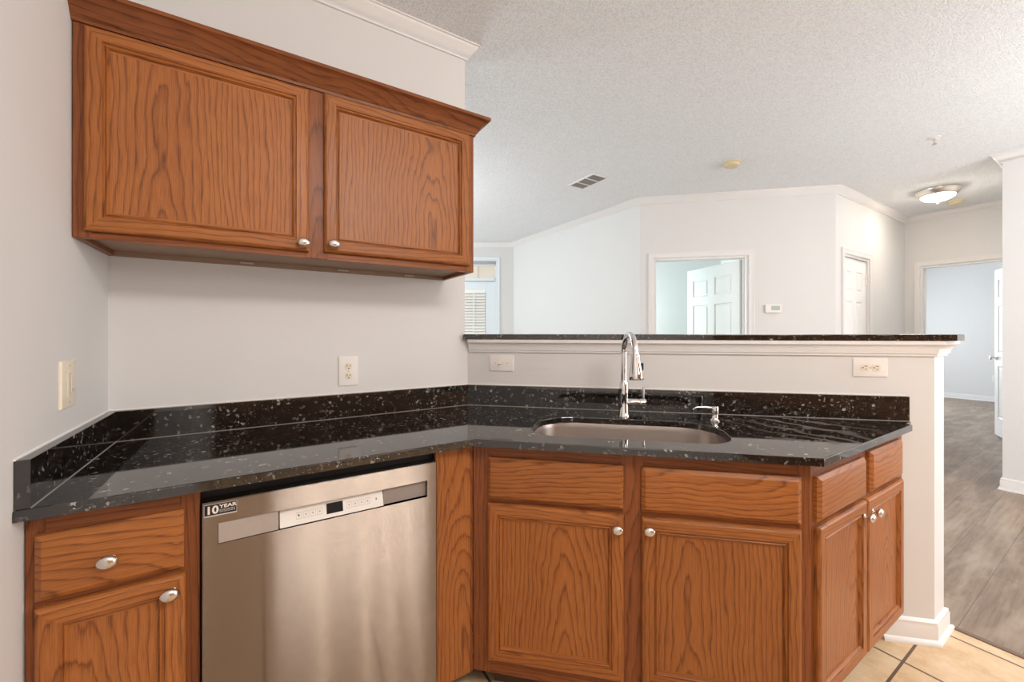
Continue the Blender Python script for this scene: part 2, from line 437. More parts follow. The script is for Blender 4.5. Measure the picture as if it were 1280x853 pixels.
XY = lambda x, y, h: (x, y, h)

# ------------------------------------------------------------------ plan of the place
H = 2.73                      # ceiling
L = 1.3175                    # dishwasher wall ends, peninsula wall turns 45 degrees
S2 = 2 ** -.5
def SK(s, o): return (L + S2 * s - S2 * o, -S2 * s - S2 * o)      # s along the peninsula, o out from it
UA = Vector((S2, -S2)); NA = Vector((S2, S2)); CA = 3.5486
def A2(u, n=0.0): v = UA * u + NA * (CA + n); return (v.x, v.y)   # thermostat wall
P1 = Vector((3.891, 3.748)); RE = R(147 - 180)                    # patio wall frame
def E2(t, n=0.0): return (P1.x + math.cos(R(147)) * t + math.cos(R(57)) * n, P1.y + math.sin(R(147)) * t + math.sin(R(57)) * n)

def wall(name, p0, p1, thick, m, openings=(), z1=H, z0=0.0, side=-1):
    """straight wall; face runs p0->p1, body on the left (side=1) or right (-1) of travel"""
    p0 = Vector(p0); p1 = Vector(p1); d = p1 - p0; ln = d.length; rz = math.atan2(d.y, d.x)
    b = MB(); ya, yb = (0, thick) if side > 0 else (-thick, 0)
    x = 0.0
    for (a, c, zb, zt) in sorted(openings):
        if a > x: b.box(x, a, ya, yb, z0, z1, m)
        if zb > z0: b.box(a, c, ya, yb, z0, zb, m)
        if zt < z1: b.box(a, c, ya, yb, zt, z1, m)
        x = c
    if x < ln: b.box(x, ln, ya, yb, z0, z1, m)
    return struct(b.build(name, loc=(p0.x, p0.y, 0), rz=rz, smooth=0))

W, WL = M['wall'], M['wall_liv']
# floors: tile in the kitchen, planks elsewhere
KX = 2.93
fl = MB(); fl.prism([(0, -4.2), (KX, -4.2), (KX, -1.435), (2.85, -1.40), SK(1.9, -.04), SK(0, -.04), (0, .03)], -.05, 0, M['tile']); struct(fl.build('floor', smooth=0))
fw = MB()
fw.prism([(12.2, -4.4), (12.2, 7), (-2.7, 7), (-2.7, .05), (L + .02, .05), (L + .06, .02), SK(0, -.02), SK(1.9, -.02), (2.85, -1.42), (KX - .01, -1.45), (KX - .01, -4.4)], -.06, -.0006, M['plank']); struct(fw.build('floor_wood', smooth=0))
ts = MB(); ts.box(KX - .004, KX + .022, -4.2, -1.44, -.01, .005, M['strip'], .003); struct(ts.build('trim_threshold'))
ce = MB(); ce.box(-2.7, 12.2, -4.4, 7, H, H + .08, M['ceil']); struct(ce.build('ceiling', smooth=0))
# kitchen
wall('wall_left', (0, -4.2), (0, .115), .12, W, side=1)
wall('wall_back', (0, 0), (1.302, 0), .115, W, side=1)
wall('wall_rear', (-.12, -4.2), (5.62, -4.2), .12, M['rear_brown'], side=-1)  # unseen wall coloured brown for assumed cabinets, to warm the dishwasher's reflections
# peninsula half wall, its end cut parallel to the dishwasher wall
PE = 2.02
pw = MB()
pE = Vector(SK(PE, 0)); pE2 = (pE.x + .138, pE.y)
back_n = -.138 * S2
pw.prism([SK(0, 0), SK(PE, 0), pE2, SK(-.04, back_n), (1.302, .06), (1.302, 0)], 0, 1.244, W)
struct(pw.build('wall_peninsula', smooth=0))
# living room and hall
wall('wall_patio', E2(0), E2(5.2), .12, WL, [(.285, 1.225, 0.0, 2.385)], side=-1)
wall('wall_far', (3.891, 1.1257), (3.891, 4.3), .12, WL, side=-1)
wall('wall_thermostat', A2(1.955), A2(3.829), .12, WL, [(2.10 - 1.955, 3.03 - 1.955, 0, 2.075)], side=1)
yB = -.198
wall('wall_closet', (5.2175, yB), (7.28, yB), .12, WL, [(5.40 - 5.2175, 6.085 - 5.2175, 0, 2.085)], side=1)
wall('wall_hall_end', (7.28, yB + .12), (7.28, -1.25), .12, WL, [(.351 + .12 + yB + .0, 1.16 + .12 + yB, 0, 2.095)], side=1)
wall('wall_hall_side', (7.4, -1.25), (5.62, -1.25), .12, WL, side=1)
wall('wall_right', (5.5, -1.25), (5.5, -4.32), .12, WL, side=1)
wall('wall_living_south', (-2.5, .115), (1.302, .115), .05, WL, side=-1)
wall('wall_living_left', (-2.5, .06), (-2.5, 6.9), .12, WL, side=1)
wall('wall_living_north', (-2.5, 6.58), (0.0, 6.58), .12, WL, side=1)
# rooms beyond the two doorways
wall('wall_bedroom_far', A2(-.15, 2.2), A2(3.4, 2.2), .1, WL, side=1)
wall('wall_bedroom_right', A2(3.3, .12), A2(3.3, 2.3), .1, WL, side=-1)
wall('wall_farroom_end', (11.85, 1.6), (11.85, -3.0), .1, WL, side=1)
wall('wall_farroom_left', (7.4, 1.6), (11.95, 1.6), .1, WL, side=1)
wall('wall_farroom_right', (7.4, -3.0), (11.95, -3.0), .1, WL, side=-1)
wall('wall_farroom_near', (7.4, -1.37), (7.4, -3.0), .1, WL, side=-1)

# crown mouldings
CR = [(0, H - .066), (.010, H - .066), (.012, H - .056), (.018, H - .052), (.030, H - .036), (.046, H - .018), (.050, H - .014), (.052, H - .008), (.060, H - .006), (.060, H), (0, H)]
def crown(name, path): struct(MB().sweep(path, CR, M['trim'], XY).build(name, smooth=50))
crown('trim_crown_kitchen', [(0, -4.2), (0, 0), (1.302, 0), (1.302, .12)])
crown('trim_crown_living', [(-2.5, .0), (-2.5, 6.58), E2(5.0), E2(0), (3.891, 1.1257), A2(3.829), (7.28, yB), (7.28, -1.25), (5.5, -1.25), (5.5, -4.2)])
# baseboards with a shoe
BB = [(0, 0), (.024, 0), (.024, .007), (.019, .018), (.013, .021), (.013, .074), (.0095, .083), (.011, .088), (.006, .096), (0, .099)]
def base(name, path, m='trim'): struct(MB().sweep(path, BB, M[m], XY).build(name, smooth=40))
base('baseboard_peninsula', [SK(1.83, 0), SK(PE, 0), pE2, SK(1.2, back_n)])
base('baseboard_hall', [A2(3.08), A2(3.829), (5.34, yB)])
base('baseboard_hall_closet', [(6.145, yB), (7.28, yB), (7.28, yB - .11)])
base('baseboard_hall_side', [(7.28, -1.25), (5.5, -1.25), (5.5, -4.2)])
base('baseboard_farroom', [(7.4, 1.6), (11.85, 1.6), (11.85, -3.0)])
base('baseboard_far', [E2(.23), E2(0), (3.891, 1.1257), A2(2.05)])
# door casings (profile: across the board, out of the wall)
CS = [(0, 0), (0, .012), (.006, .016), (.018, .012), (.040, .016), (.052, .020), (.056, .018), (.056, 0)]
def casing(name, x0, x1, z, loc, rz, m='trim', zb=0.0):
    b = MB(); b.sweep([(x1, zb), (x1, z), (x0, z), (x0, zb)], CS, M[m], lambda x, y, h: (x, -h, y))
    return struct(b.build(name, loc=(loc[0], loc[1], 0), rz=rz, smooth=40))
def jamb(name, x0, x1, z, depth, loc, rz, m='trim'):
    b = MB(); t = .018
    b.box(x0, x0 + t, 0, depth, 0, z, M[m]); b.box(x1 - t, x1, 0, depth, 0, z, M[m]); b.box(x0 + t, x1 - t, 0, depth, z - t, z, M[m])
    b.box(x0 + t, x0 + t + .01, depth * .45, depth * .75, 0, z - t, M[m]); b.box(x1 - t - .01, x1 - t, depth * .45, depth * .75, 0, z - t, M[m])
    return struct(b.build(name, loc=(loc[0], loc[1], 0), rz=rz, smooth=0))
RA = R(-45); oA = A2(0)
casing('trim_bedroom_door', 2.098, 3.032, 2.078, oA, RA); jamb('trim_bedroom_jamb', 2.10, 3.03, 2.075, .12, oA, RA)
casing('trim_closet_door', 5.398, 6.087, 2.088, (0, yB), 0); jamb('trim_closet_jamb', 5.40, 6.085, 2.085, .12, (0, yB), 0)
# hall end wall, local x runs towards -Y
casing('trim_hall_door', .349, 1.162, 2.098, (7.28, 0), R(-90)); jamb('trim_hall_jamb', .351, 1.16, 2.095, .12, (7.28, 0), R(-90))

# six panel doors
def six_panel(name, wd, hg, t, loc, rz, hinge_left=True):
    b = MB(); m = M['door']
    xs = [0, .105, wd / 2 - .05, wd / 2 + .05, wd - .105, wd]
    zs = [0, .22, .86, 1.02, 1.60, 1.70, hg - .13, hg]
    prof = [(0, 0), (.012, -.009), (.020, -.009), (.034, -.003)]
    for fl_, y in ((1, 0.0), (-1, t)):
        for i in range(5):
            for j in range(7):
                a = (xs[i], xs[i + 1], zs[j], zs[j + 1])
                if i in (1, 3) and j in (1, 3, 5): b.rings(*a, prof, y, m, m, m, fl_)
                else: b.rings(*a, [(0, 0)], y, m, m, m, fl_)
    for q in (((0, 0, 0), (0, t, 0), (0, t, hg), (0, 0, hg)), ((wd, 0, 0), (wd, 0, hg), (wd, t, hg), (wd, t, 0)), ((0, 0, hg), (0, t, hg), (wd, t, hg), (wd, 0, hg)), ((0, 0, 0), (wd, 0, 0), (wd, t, 0), (0, t, 0))):
        b.poly(q, m)
    bmesh.ops.remove_doubles(b.bm, verts=b.bm.verts[:], dist=1e-5)
    o = struct(b.build(name, loc=(loc[0], loc[1], .012), rz=rz, smooth=0))
    hx = wd - .065 if hinge_left else .065
    for sgn, y in ((-1, 0), (1, t)):
        k = MB(); mt = Matrix.Translation((hx, y, .96)) @ Matrix.Rotation(R(90 if sgn < 0 else -90), 4, 'X')
        k.lathe([(0, 0), (.030, 0), (.030, .006), (.011, .010), (.011, .030), (.022, .036), (.027, .048), (.022, .060), (0, .064)], M['nickel'], mt, 20)
        tag(k.build('door_knob', o), 'nickel door knob')
    for z in (.25, 1.05, 1.85):
        k = MB(); x = 0 if hinge_left else wd
        k.tube([(x, -.004, z - .045), (x, -.004, z + .045)], .007, M['nickel'], 10); k.box(x - .02, x + .02, -.002, .001, z - .042, z + .042, M['nickel'])
        k.build('hinge', o)
    return o
# bedroom door, hinged on the right jamb and swung into the bedroom
hA = Vector(A2(3.01, .12)); angA = R(-45 + 180 - 63)
six_panel('door_1', .86, 2.04, .035, (hA.x, hA.y), angA)
six_panel('door_2', .645, 2.05, .035, (5.421, yB + .02), 0, hinge_left=False)
free = Vector((8.15, -.872)); hC = Vector((7.42, -1.17)); dC = free - hC
six_panel('door_3', dC.length, 2.05, .035, (hC.x, hC.y), math.atan2(dC.y, dC.x))

# patio door with transom in the angled living room wall (local x to the right, so x = -t)
casing('trim_patio_door', -1.235, -.279, 2.445, P1, RE, 'pdoor')
b = MB(); t0, t1 = -1.225, -.285
b.box(t0, t0 + .02, 0, .12, 0, 2.44, M['pdoor']); b.box(t1 - .02, t1, 0, .12, 0, 2.44, M['pdoor']); b.box(t0, t1, 0, .12, 2.12, 2.165, M['pdoor']); b.box(t0, t1, 0, .12, 2.37, 2.44, M['pdoor'])
struct(b.build('trim_patio_frame', loc=(*P1, 0), rz=RE, smooth=0))
wi = MB(); prof = [(0, 0), (0, .02), (.02, .02), (.026, .012)]
for x in (-.588, -.835, -1.08): wi.box(x - .007, x + .007, .03, .07, 2.165, 2.37, M['trim'])
wo = struct(wi.build('window_1', loc=(*P1, 0), rz=RE, smooth=0))
pn = MB(); pn.box(t0 + .02, t1 - .02, .045, .049, 2.165, 2.37, M['shade']); tag(pn.build('pane', wo, recalc=True), 'cream covered transom pane')
pd = MB(); y0, y1 = .03, .075
dl, dr = -1.203, -.305; gl, gr = -1.05, -.452
pd.box(dl, gl, y0, y1, .012, 2.112, M['pdoor'], .003); pd.box(gr, dr, y0, y1, .012, 2.112, M['pdoor'], .003)
pd.box(gl, gr, y0, y1, 1.975, 2.112, M['pdoor'], .003); pd.box(gl, gr, y0, y1, .012, .30, M['pdoor'], .003)
pdo = struct(pd.build('door_4', loc=(*P1, 0), rz=RE, smooth=0))
g = MB(); g.box(gl, gr, .054, .058, .30, 1.975, M['glass']); g.build('pane', pdo)
bl = MB()
z = .32
while z < 1.93:
    bl.merge(bmesh.new())
    bl.poly([(gl + .01, .018, z), (gr - .01, .018, z), (gr - .01, .048, z + .036), (gl + .01, .048, z + .036)], M['blind'])
    bl.poly([(gl + .01, .018, z + .003), (gr - .01, .018, z + .003), (gr - .01, .048, z + .039), (gl + .01, .048, z + .039)], M['blind'])
    bl.poly([(gl + .01, .018, z), (gl + .01, .018, z + .003), (gr - .01, .018, z + .003), (gr - .01, .018, z)], M['blind'])
    z += .047
bl.box(gl, gr, .015, .052, 1.93, 1.975, M['blind'], .003)
for x in (-.645, -.86): bl.box(x - .008, x + .008, .014, .020, .32, 1.95, M['blind'])
bl.build('blind', pdo, recalc=False, smooth=0)

# ------------------------------------------------------------------ cabinets
V, HZ, VD, HD = M['oakv'], M['oakh'], M['oakd'], M['oakdh']
KNOB = [(0, 0), (.009, 0), (.009, .002), (.0065, .004), (.006, .012), (.009, .015), (.0155, .018), (.0170, .022), (.0155, .027), (.010, .031), (0, .0325)]
def knob(parent, x, y, z, part='knob'):
    k = MB(); k.lathe([(r, h) for r, h in KNOB], M['nickel'], Matrix.Rotation(R(90), 4, 'X') @ Matrix.Diagonal((1.12, .92, 1, 1)), 24)
    return k.build(part, parent, (x, y, z), smooth=50)
DOORP = [(0, 0), (0, .012), (.003, .017), (.008, .020), (.037, .020), (.0395, .0140), (.0425, .0140), (.046, .0175), (.049, .0135), (.0505, .0085), (.056, .0080)]
DRAWP = [(0, 0), (0, .010), (.004, .013), (.012, .0195), (.014, .020)]
def door_(root, x0, x1, z0, z1, y, kn=None):
    b = MB(); b.rings(x0, x1, z0, z1, DOORP, y, V, HZ, V)
    b.poly([(x0, y, z0), (x0, y, z1), (x1, y, z1), (x1, y, z0)], V)
    bmesh.ops.remove_doubles(b.bm, verts=b.bm.verts[:], dist=1e-6)
    d = b.build('door', root, center=True, smooth=25)
    if kn: knob(d, kn[0] - d.location.x, y - .0195 - d.location.y, kn[1] - d.location.z)
    return d
def drawer_(root, x0, x1, z0, z1, y, kn=None, name='drawer'):
    b = MB(); b.rings(x0, x1, z0, z1, DRAWP, y, HZ, HZ, HZ)
    b.poly([(x0, y, z0), (x0, y, z1), (x1, y, z1), (x1, y, z0)], HZ)
    bmesh.ops.remove_doubles(b.bm, verts=b.bm.verts[:], dist=1e-6)
    d = b.build(name, root, center=True, smooth=25)
    if kn: knob(d, kn[0] - d.location.x, y - .0195 - d.location.y, kn[1] - d.location.z)
    return d
def frame_(root, x0, x1, z0, z1, y, stiles, rails, th=.02):
    """stiles [(xa, xb)], rails [(za, zb)]"""
    b = MB()
    for a, c in stiles: b.box(a, c, y, y + th, z0, z1, VD, .0012, 1)
    for a, c in rails:
        for (p, q), (r_, s_) in zip(stiles, stiles[1:]): b.box(q, r_, y + .0004, y + th, a, c, HD)
    return b.build('face_frame', root, center=True, smooth=25)
TOP = .8895
# left base cabinet: one drawer over one door
FB = -.598
cb = thing('base_cabinet', 'narrow oak base cabinet left of the dishwasher, one drawer over one door', 'cabinet')
b = MB(); b.box(.002, .296, FB + .02, -.003, .086, TOP, VD); b.build('body', cb, center=True)
frame_(cb, .002, .296, .085, TOP, FB, [(.002, .032), (.258, .296)], [(.085, .145), (.68, .712), (.835, TOP)])
drawer_(cb, .019, .266, .700, .843, FB, (.137, .765))
door_(cb, .019, .269, .140, .685, FB, (.243, .654))
b = MB(); b.box(.002, .296, -.54, -.52, 0, .085, M['toe']); b.build('toe_kick', cb, center=True)
# filler panel
fp = MB(); fp.box(.9195, 1.048, FB, FB + .02, .078, TOP, V, .001, 1); fp.box(1.0475, 1.0575, FB - .001, FB + .02, .078, TOP, VD, .003, 2)
tag(fp.build('filler_panel', center=True), 'plain vertical oak filler panel between the dishwasher and the corner', 'panel')
# sink base, set at 45 degrees
sb = thing('base_cabinet', 'wide angled oak cabinet under the sink, two false drawers over two doors', 'cabinet', (L, 0, 0), R(-45))
FS = -.607
frame_(sb, .2395, 1.3, .085, TOP, FS, [(.2395, .305), (.75, .823), (1.272, 1.3085)], [(.085, .145), (.68, .712), (.835, TOP)])
drawer_(sb, .297, .758, .700, .844, FS, None, 'drawer_front'); drawer_(sb, .815, 1.279, .700, .843, FS, None, 'drawer_front')
door_(sb, .297, .759, .139, .685, FS, (.739, .645)); door_(sb, .815, 1.279, .139, .683, FS, (.837, .650))
b = MB(); b.prism([(.262, FS + .021), (1.25, FS + .021), (1.25, -.56), (1.1, -.02), (.40, -.02), (.30, -.5)], .086, .60, VD); b.build('body', sb, center=True)
b = MB(); b.box(.30, 1.25, -.54, -.52, 0, .085, M['toe']); b.build('toe_kick', sb, center=True)
# end cabinet
FE = -1.349
eb = thing('base_cabinet', 'oak end cabinet beside the half wall, two drawers over two doors with paired knobs', 'cabinet')
frame_(eb, 1.812, 2.655, .135, TOP, FE, [(1.812, 1.855), (2.205, 2.272), (2.595, 2.655)], [(.135, .15), (.68, .712), (.832, TOP)])
drawer_(eb, 1.844, 2.217, .698, .838, FE, None, 'drawer_front'); drawer_(eb, 2.267, 2.601, .700, .848, FE, None, 'drawer_front')
door_(eb, 1.844, 2.218, .140, .686, FE, (2.186, .640)); door_(eb, 2.229, 2.609, .140, .686, FE, (2.262, .640))
b = MB(); b.prism([(1.835, FE + .021), (2.635, FE + .021), (2.60, FE + .055), (1.87, FE + .055)], .136, TOP, VD); b.build('body', eb, center=True)
b = MB(); b.box(1.86, 2.50, -1.29, -1.27, 0, .135, M['toe']); b.build('toe_kick', eb, center=True)

# upper cabinet
UF = -.328; UZ0, UZ1, UX1 = 1.536, 2.125, 1.191
uc = thing('wall_cabinet', 'oak wall cabinet with two doors and crown moulding on top', 'cabinet', (0, 0, 0))
b = MB(); b.box(.002, .018, UF + .02, -.002, UZ0, UZ1, VD); b.box(UX1 - .016, UX1, UF + .02, -.002, UZ0, UZ1, VD)
b.box(.018, UX1 - .016, -.012, -.002, UZ0 + .02, UZ1, VD); b.box(.018, UX1 - .016, UF + .02, -.002, UZ1 - .012, UZ1, VD)
b.build('body', uc, center=True)
b = MB(); b.box(.018, UX1 - .016, UF + .02, -.002, UZ0 + .016, UZ0 + .026, M['under']); b.box(.018, UX1 - .016, -.022, -.002, UZ0, UZ0 + .016, M['under'])
b.build('bottom_panel', uc, center=True)
frame_(uc, .002, UX1, UZ0, UZ1, UF, [(.002, .038), (.553, .625), (1.153, UX1)], [(UZ0, UZ0 + .036), (2.095, UZ1)])
door_(uc, .026, .565, 1.555, 2.110, UF, (.548, 1.580)); door_(uc, .612, 1.166, 1.560, 2.113, UF, (.641, 1.586))
cp = [(0, 2.117), (.006, 2.117), (.008, 2.126), (.014, 2.130), (.018, 2.140), (.028, 2.154), (.042, 2.166), (.047, 2.172), (.055, 2.176), (.055, 2.188), (0, 2.188)]
b = MB(); b.sweep([(.001, UF), (UX1, UF), (UX1, -.002)], cp, HD, XY); b.build('crown_moulding', uc, center=True, smooth=40)
for x in (.36, .70, .985):
    b = MB(); b.box(x, x + .05, -.026, -.022, UZ0 + .002, UZ0 + .014, M['under'], .001, 1); b.box(x + .004, x + .046, -.028, -.026, UZ0 + .005, UZ0 + .011, M['sticke']); b.build('mounting_clip', uc, center=True)

# ------------------------------------------------------------------ countertop
G = M['granite']; CZ0, CZ = .890, .914; CD, SD, BT = .648, .657, .024
k1 = L - CD * math.tan(R(22.5))
def isect():   # inner front corner, then outer corner
    # y=-CD with out=SD
    x = L + (CD - SD / S2); return (x, -CD)
fi = isect()
oy = -1.399; ox = L + (-oy) - SD / S2
ct = thing('countertop', 'black speckled granite countertop running from the left wall round to the half wall', 'countertop', (0, 0, 0))
SX0, SX1, SO0, SO1 = .425, 1.125, .215, .555
def rrect(x0, x1, o0, o1, r0, r1, n=10):
    """sink outline in (s, o): r0 radius at the wall side corners, r1 at the front"""
    pts = []
    for cx, cy, r, a0 in ((x0 + r0, o0 + r0, r0, 180), (x1 - r0, o0 + r0, r0, 270), (x1 - r1, o1 - r1, r1, 0), (x0 + r1, o1 - r1, r1, 90)):
        for i in range(n + 1):
            a = R(a0 + 90 * i / n); pts.append((cx + r * math.cos(a), cy + r * math.sin(a)))
    return pts
hole = [SK(s, o) for s, o in rrect(SX0, SX1, SO0, SO1, .155, .11)]
outer = [(.001, -.001), (L, -.001), SK(1.93, .001), SK(1.925, .02), (2.592, oy + .02), (2.585, oy), (ox, oy), fi, (.001, -CD)]
t = bmesh.new()
def loop(pts, z): 
    vs = [t.verts.new((x, y, z)) for x, y in pts]
    return vs, [t.edges.new((vs[i], vs[(i + 1) % len(vs)])) for i in range(len(vs))]
for z, up in ((CZ, True), (CZ0, False)):
    vo, eo = loop(outer, z); vh, eh = loop(hole, z)
    bmesh.ops.triangle_fill(t, edges=eo + eh, use_beauty=True, use_dissolve=False)
    if up: to, th_ = vo, vh
    else: bo, bh = vo, vh
for a, c in ((to, bo), (th_, bh)):
    for i in range(len(a)):
        j = (i + 1) % len(a); t.faces.new([a[i], a[j], c[j], c[i]])
bmesh.ops.recalc_face_normals(t, faces=t.faces[:])
top_e = [e for e in t.edges if all(abs(v.co.z - CZ) < 1e-6 for v in e.verts) and any(abs(f.normal.z) < .5 for f in e.link_faces)]
bmesh.ops.bevel(t, geom=top_e, offset=.003, segments=2, profile=.5, affect='EDGES')
b = MB(); b.merge(t, G); b.build('slab', ct, smooth=0)
BZ = 1.0155
b = MB(); b.prism([(.001, -.001), (.001, -.643), (BT, -.643), (BT, -BT)], CZ, BZ, G, .0015); b.build('backsplash', ct)
kk = BT * math.tan(R(22.5))
b = MB(); b.prism([(.001, -.001), (BT, -BT), (L - kk * 1.0, -BT), (L, -.001)], CZ, BZ, G, .0015); b.build('backsplash', ct)
b = MB(); b.prism([(L, -.001), (L - kk, -BT), SK(1.918, BT), SK(1.918, .001)], CZ, BZ, G, .0015); b.build('backsplash', ct)
# light caulk bead behind and below
b = MB()
b.sweep([(BT, -.643), (BT, -BT), (L - kk, -BT), SK(1.918, BT)], [(0, CZ), (.0022, CZ), (0, CZ + .0022)], M['caulk'], XY); b.build('caulk_line', ct)
b = MB(); b.sweep([(0, -.643), (0, 0), (L, 0), SK(1.918, 0)], [(0, BZ - .001), (.004, BZ - .001), (.004, BZ + .002), (0, BZ + .004)], M['white'], XY); b.build('caulk_line', ct)

# sink
sk = thing('sink', 'undermount stainless sink basin below the chrome faucet', 'sink', (L, 0, 0), R(-45))
b = MB(); levels = [(-.02, CZ0 - .001, 1), (0, CZ0 - .001, 1), (.004, CZ0 - .02, 1), (.010, CZ0 - .17, .9), (.022, CZ0 - .195, .85), (.05, CZ0 - .205, .7), (.12, CZ0 - .209, .45)]
secs = []
for ins, z, _ in levels:
    r0 = max(.02, .150 - ins); r1 = max(.02, .106 - ins)
    secs.append([b.bm.verts.new((s, -o, z)) for s, o in rrect(SX0 - .004 + ins, SX1 + .004 - ins, SO0 - .004 + ins, SO1 + .004 - ins, r0, r1)])
im = b.mi(M['basin'])
for a, c in zip(secs, secs[1:]):
    n = len(a)
    for i in range(n): b.bm.faces.new([a[i], a[(i + 1) % n], c[(i + 1) % n], c[i]])
b.bm.faces.new(secs[-1])
for f in b.bm.faces: f.material_index = im
for f in b.bm.faces: f.normal_update()
b.build('basin', sk, smooth=60)
b = MB(); b.lathe([(0, 0), (.020, 0), (.022, .004), (.040, .005), (.045, .002), (.045, 0)], M['chrome'], Matrix.Translation((.775, -.385, CZ0 - .209)), 24); b.build('drain', sk)

# faucet
FA = SK(.773, .154)
fa = thing('faucet', 'tall chrome pull-down kitchen faucet with a side lever', 'faucet', (*FA, CZ), R(-45))
Ch = M['chrome']
b = MB(); b.lathe([(0, 0), (.0235, 0), (.0235, .004), (.0205, .008), (.0195, .06), (.0195, .085), (.0205, .095), (.0205, .125), (.0165, .150), (.0128, .158), (0, .158)], Ch, None, 32); b.build('body', fa, smooth=40)
# gooseneck leans a little to the right
sw = R(14); hd = Vector((math.sin(sw), -math.cos(sw), 0)); rad = .082; zc = .275
pts = [Vector((0, 0, z)) for z in (.150, .18, .21, .24, .26)]
for i in range(0, 23):
    a = R(180 - i * 8); pts.append(Vector((0, 0, zc)) + hd * (rad + rad * math.cos(a)) + Vector((0, 0, rad * math.sin(a))))
b = MB(); b.tube(pts, .0130, Ch, 20); b.build('spout', fa, smooth=60)
e = pts[-1]; dn = (pts[-1] - pts[-2]).normalized()
q = dn.to_track_quat('Z', 'Y').to_matrix().to_4x4()
b = MB(); b.lathe([(0, -.004), (.0150, -.004), (.0162, .004), (.0175, .018), (.0232, .055), (.0275, .085), (.0280, .100), (.0255, .104), (.018, .104), (.016, .101), (0, .101)], Ch, Matrix.Translation(e) @ q, 32)
sh = b.build('spray_head', fa, smooth=40)
b = MB(); b.lathe([(0, 0), (.0175, 0), (.0175, .003), (0, .003)], M['dark'], Matrix.Translation(e + dn * .1005) @ q, 20); tag(b.build('aerator', sh), 'dark spray face')
b = MB(); b.box(-.006, .006, -.0055, .0015, -.014, .014, M['dark'], .002, 2)
sd = hd.cross(Vector((0, 0, 1)))
b.build('button', sh, tuple(e + dn * .05 + Vector((.0228, 0, 0))))
b = MB()
mx = Matrix.Translation((.012, 0, .062)) @ Matrix.Rotation(R(90), 4, 'Y')
b.lathe([(0, 0), (.0155, 0), (.0155, .052), (.0145, .054), (.0165, .056), (.0165, .078), (.014, .082), (0, .082)], Ch, mx, 28); hb = b.build('handle', fa, smooth=40)
b = MB(); b.tube([(.082, 0, .072), (.0822, 0, .10), (.083, 0, .128)], [.0050, .0052, .0055], Ch, 12); b.build('lever', hb, smooth=40)

# soap dispenser
SP = SK(1.138, .174)
so = thing('soap_dispenser', 'small chrome soap dispenser pump right of the faucet', 'soap dispenser', (*SP, CZ), R(-45))
b = MB(); b.lathe([(0, 0), (.020, 0), (.020, .003), (.0155, .008), (.0125, .012), (.0125, .030), (0, .030)], Ch, None, 24); b.build('base', so, smooth=40)
b = MB(); b.lathe([(0, .030), (.0145, .030), (.0150, .034), (.0150, .056), (.0135, .060), (0, .060)], Ch, None, 24); b.build('pump_head', so, smooth=40)
b = MB(); pp_ = [Vector((-.012, .0, .053)), Vector((-.04, -.004, .056)), Vector((-.07, -.010, .055)), Vector((-.083, -.014, .050)), Vector((-.087, -.015, .044))]
b.tube(pp_, [.0050, .0045, .0040, .0036, .0034], Ch, 12); b.build('nozzle', so, smooth=50)

# ------------------------------------------------------------------ raised bar on the half wall
BZ0, BZ1 = 1.2455, 1.2715
br = MB(); bo_ = .035
ex = Vector(SK(2.075, bo_))
br.prism([SK(-.012, bo_), SK(2.075, bo_), (ex.x + .115, ex.y), (ex.x + .130, ex.y + .012), SK(2.075, -.29), SK(-.10, -.29), SK(-.10, -.14), (1.306, .118), (1.306, -.022)], BZ0, BZ1, G, .004)
tag(br.build('bar_top', center=True, smooth=30), 'long black granite bar top on the white half wall', 'bar top')
TP = [(0, 1.182), (.009, 1.182), (.009, 1.191), (.014, 1.192), (.0155, 1.203), (.020, 1.216), (.028, 1.227), (.034, 1.230), (.034, 1.2445), (0, 1.2445)]
pEr = (pE2[0], pE2[1])
struct(MB().sweep([SK(.012, 0), SK(PE, 0), pEr, SK(1.0, back_n)], TP, M['trim'], XY).build('trim_bar', smooth=40))

# ------------------------------------------------------------------ dishwasher
dw = thing('dishwasher', 'stainless steel dishwasher with a recessed handle strip and a black sticker', 'dishwasher', (0, 0, 0))
DX0, DX1, DZ0, DZ1, DY = .3015, .9165, .105, .852, -.620
ST = M['steel']
b = MB(); b.box(.2975, .9190, -.575, -.06, .02, .880, M['black']); b.build('body', dw, center=True)
b = MB(); hx0, hx1, hz0, hz1 = .334, .882, .742, .795; yb = DY + .03
fr = b
def slab(x0, x1, z0, z1): fr.box(x0, x1, DY, yb, z0, z1, ST)
# front skin around the pocket, rounded outer edge
t = bmesh.new()
v = lambda x, y, z: t.verts.new((x, y, z))
o4 = [v(DX0 + .004, DY, DZ0 + .004), v(DX1 - .004, DY, DZ0 + .004), v(DX1 - .004, DY, DZ1 - .004), v(DX0 + .004, DY, DZ1 - .004)]
m4 = [v(DX0 + .001, DY + .002, DZ0 + .001), v(DX1 - .001, DY + .002, DZ0 + .001), v(DX1 - .001, DY + .002, DZ1 - .001), v(DX0 + .001, DY + .002, DZ1 - .001)]
b4 = [v(DX0, DY + .006, DZ0), v(DX1, DY + .006, DZ0), v(DX1, DY + .006, DZ1), v(DX0, DY + .006, DZ1)]
k4 = [v(DX0, yb + .012, DZ0), v(DX1, yb + .012, DZ0), v(DX1, yb + .012, DZ1), v(DX0, yb + .012, DZ1)]
i4 = [v(hx0, DY, hz0), v(hx1, DY, hz0), v(hx1, DY, hz1), v(hx0, DY, hz1)]
j4 = [v(hx0, DY + .022, hz0), v(hx1, DY + .022, hz0), v(hx1, DY + .022, hz1), v(hx0, DY + .022, hz1)]
for a, c in ((k4, b4), (b4, m4), (m4, o4), (o4, i4), (i4, j4)):
    for i in range(4): t.faces.new([a[i], a[(i + 1) % 4], c[(i + 1) % 4], c[i]])
t.faces.new(k4)
bmesh.ops.recalc_face_normals(t, faces=t.faces[:])
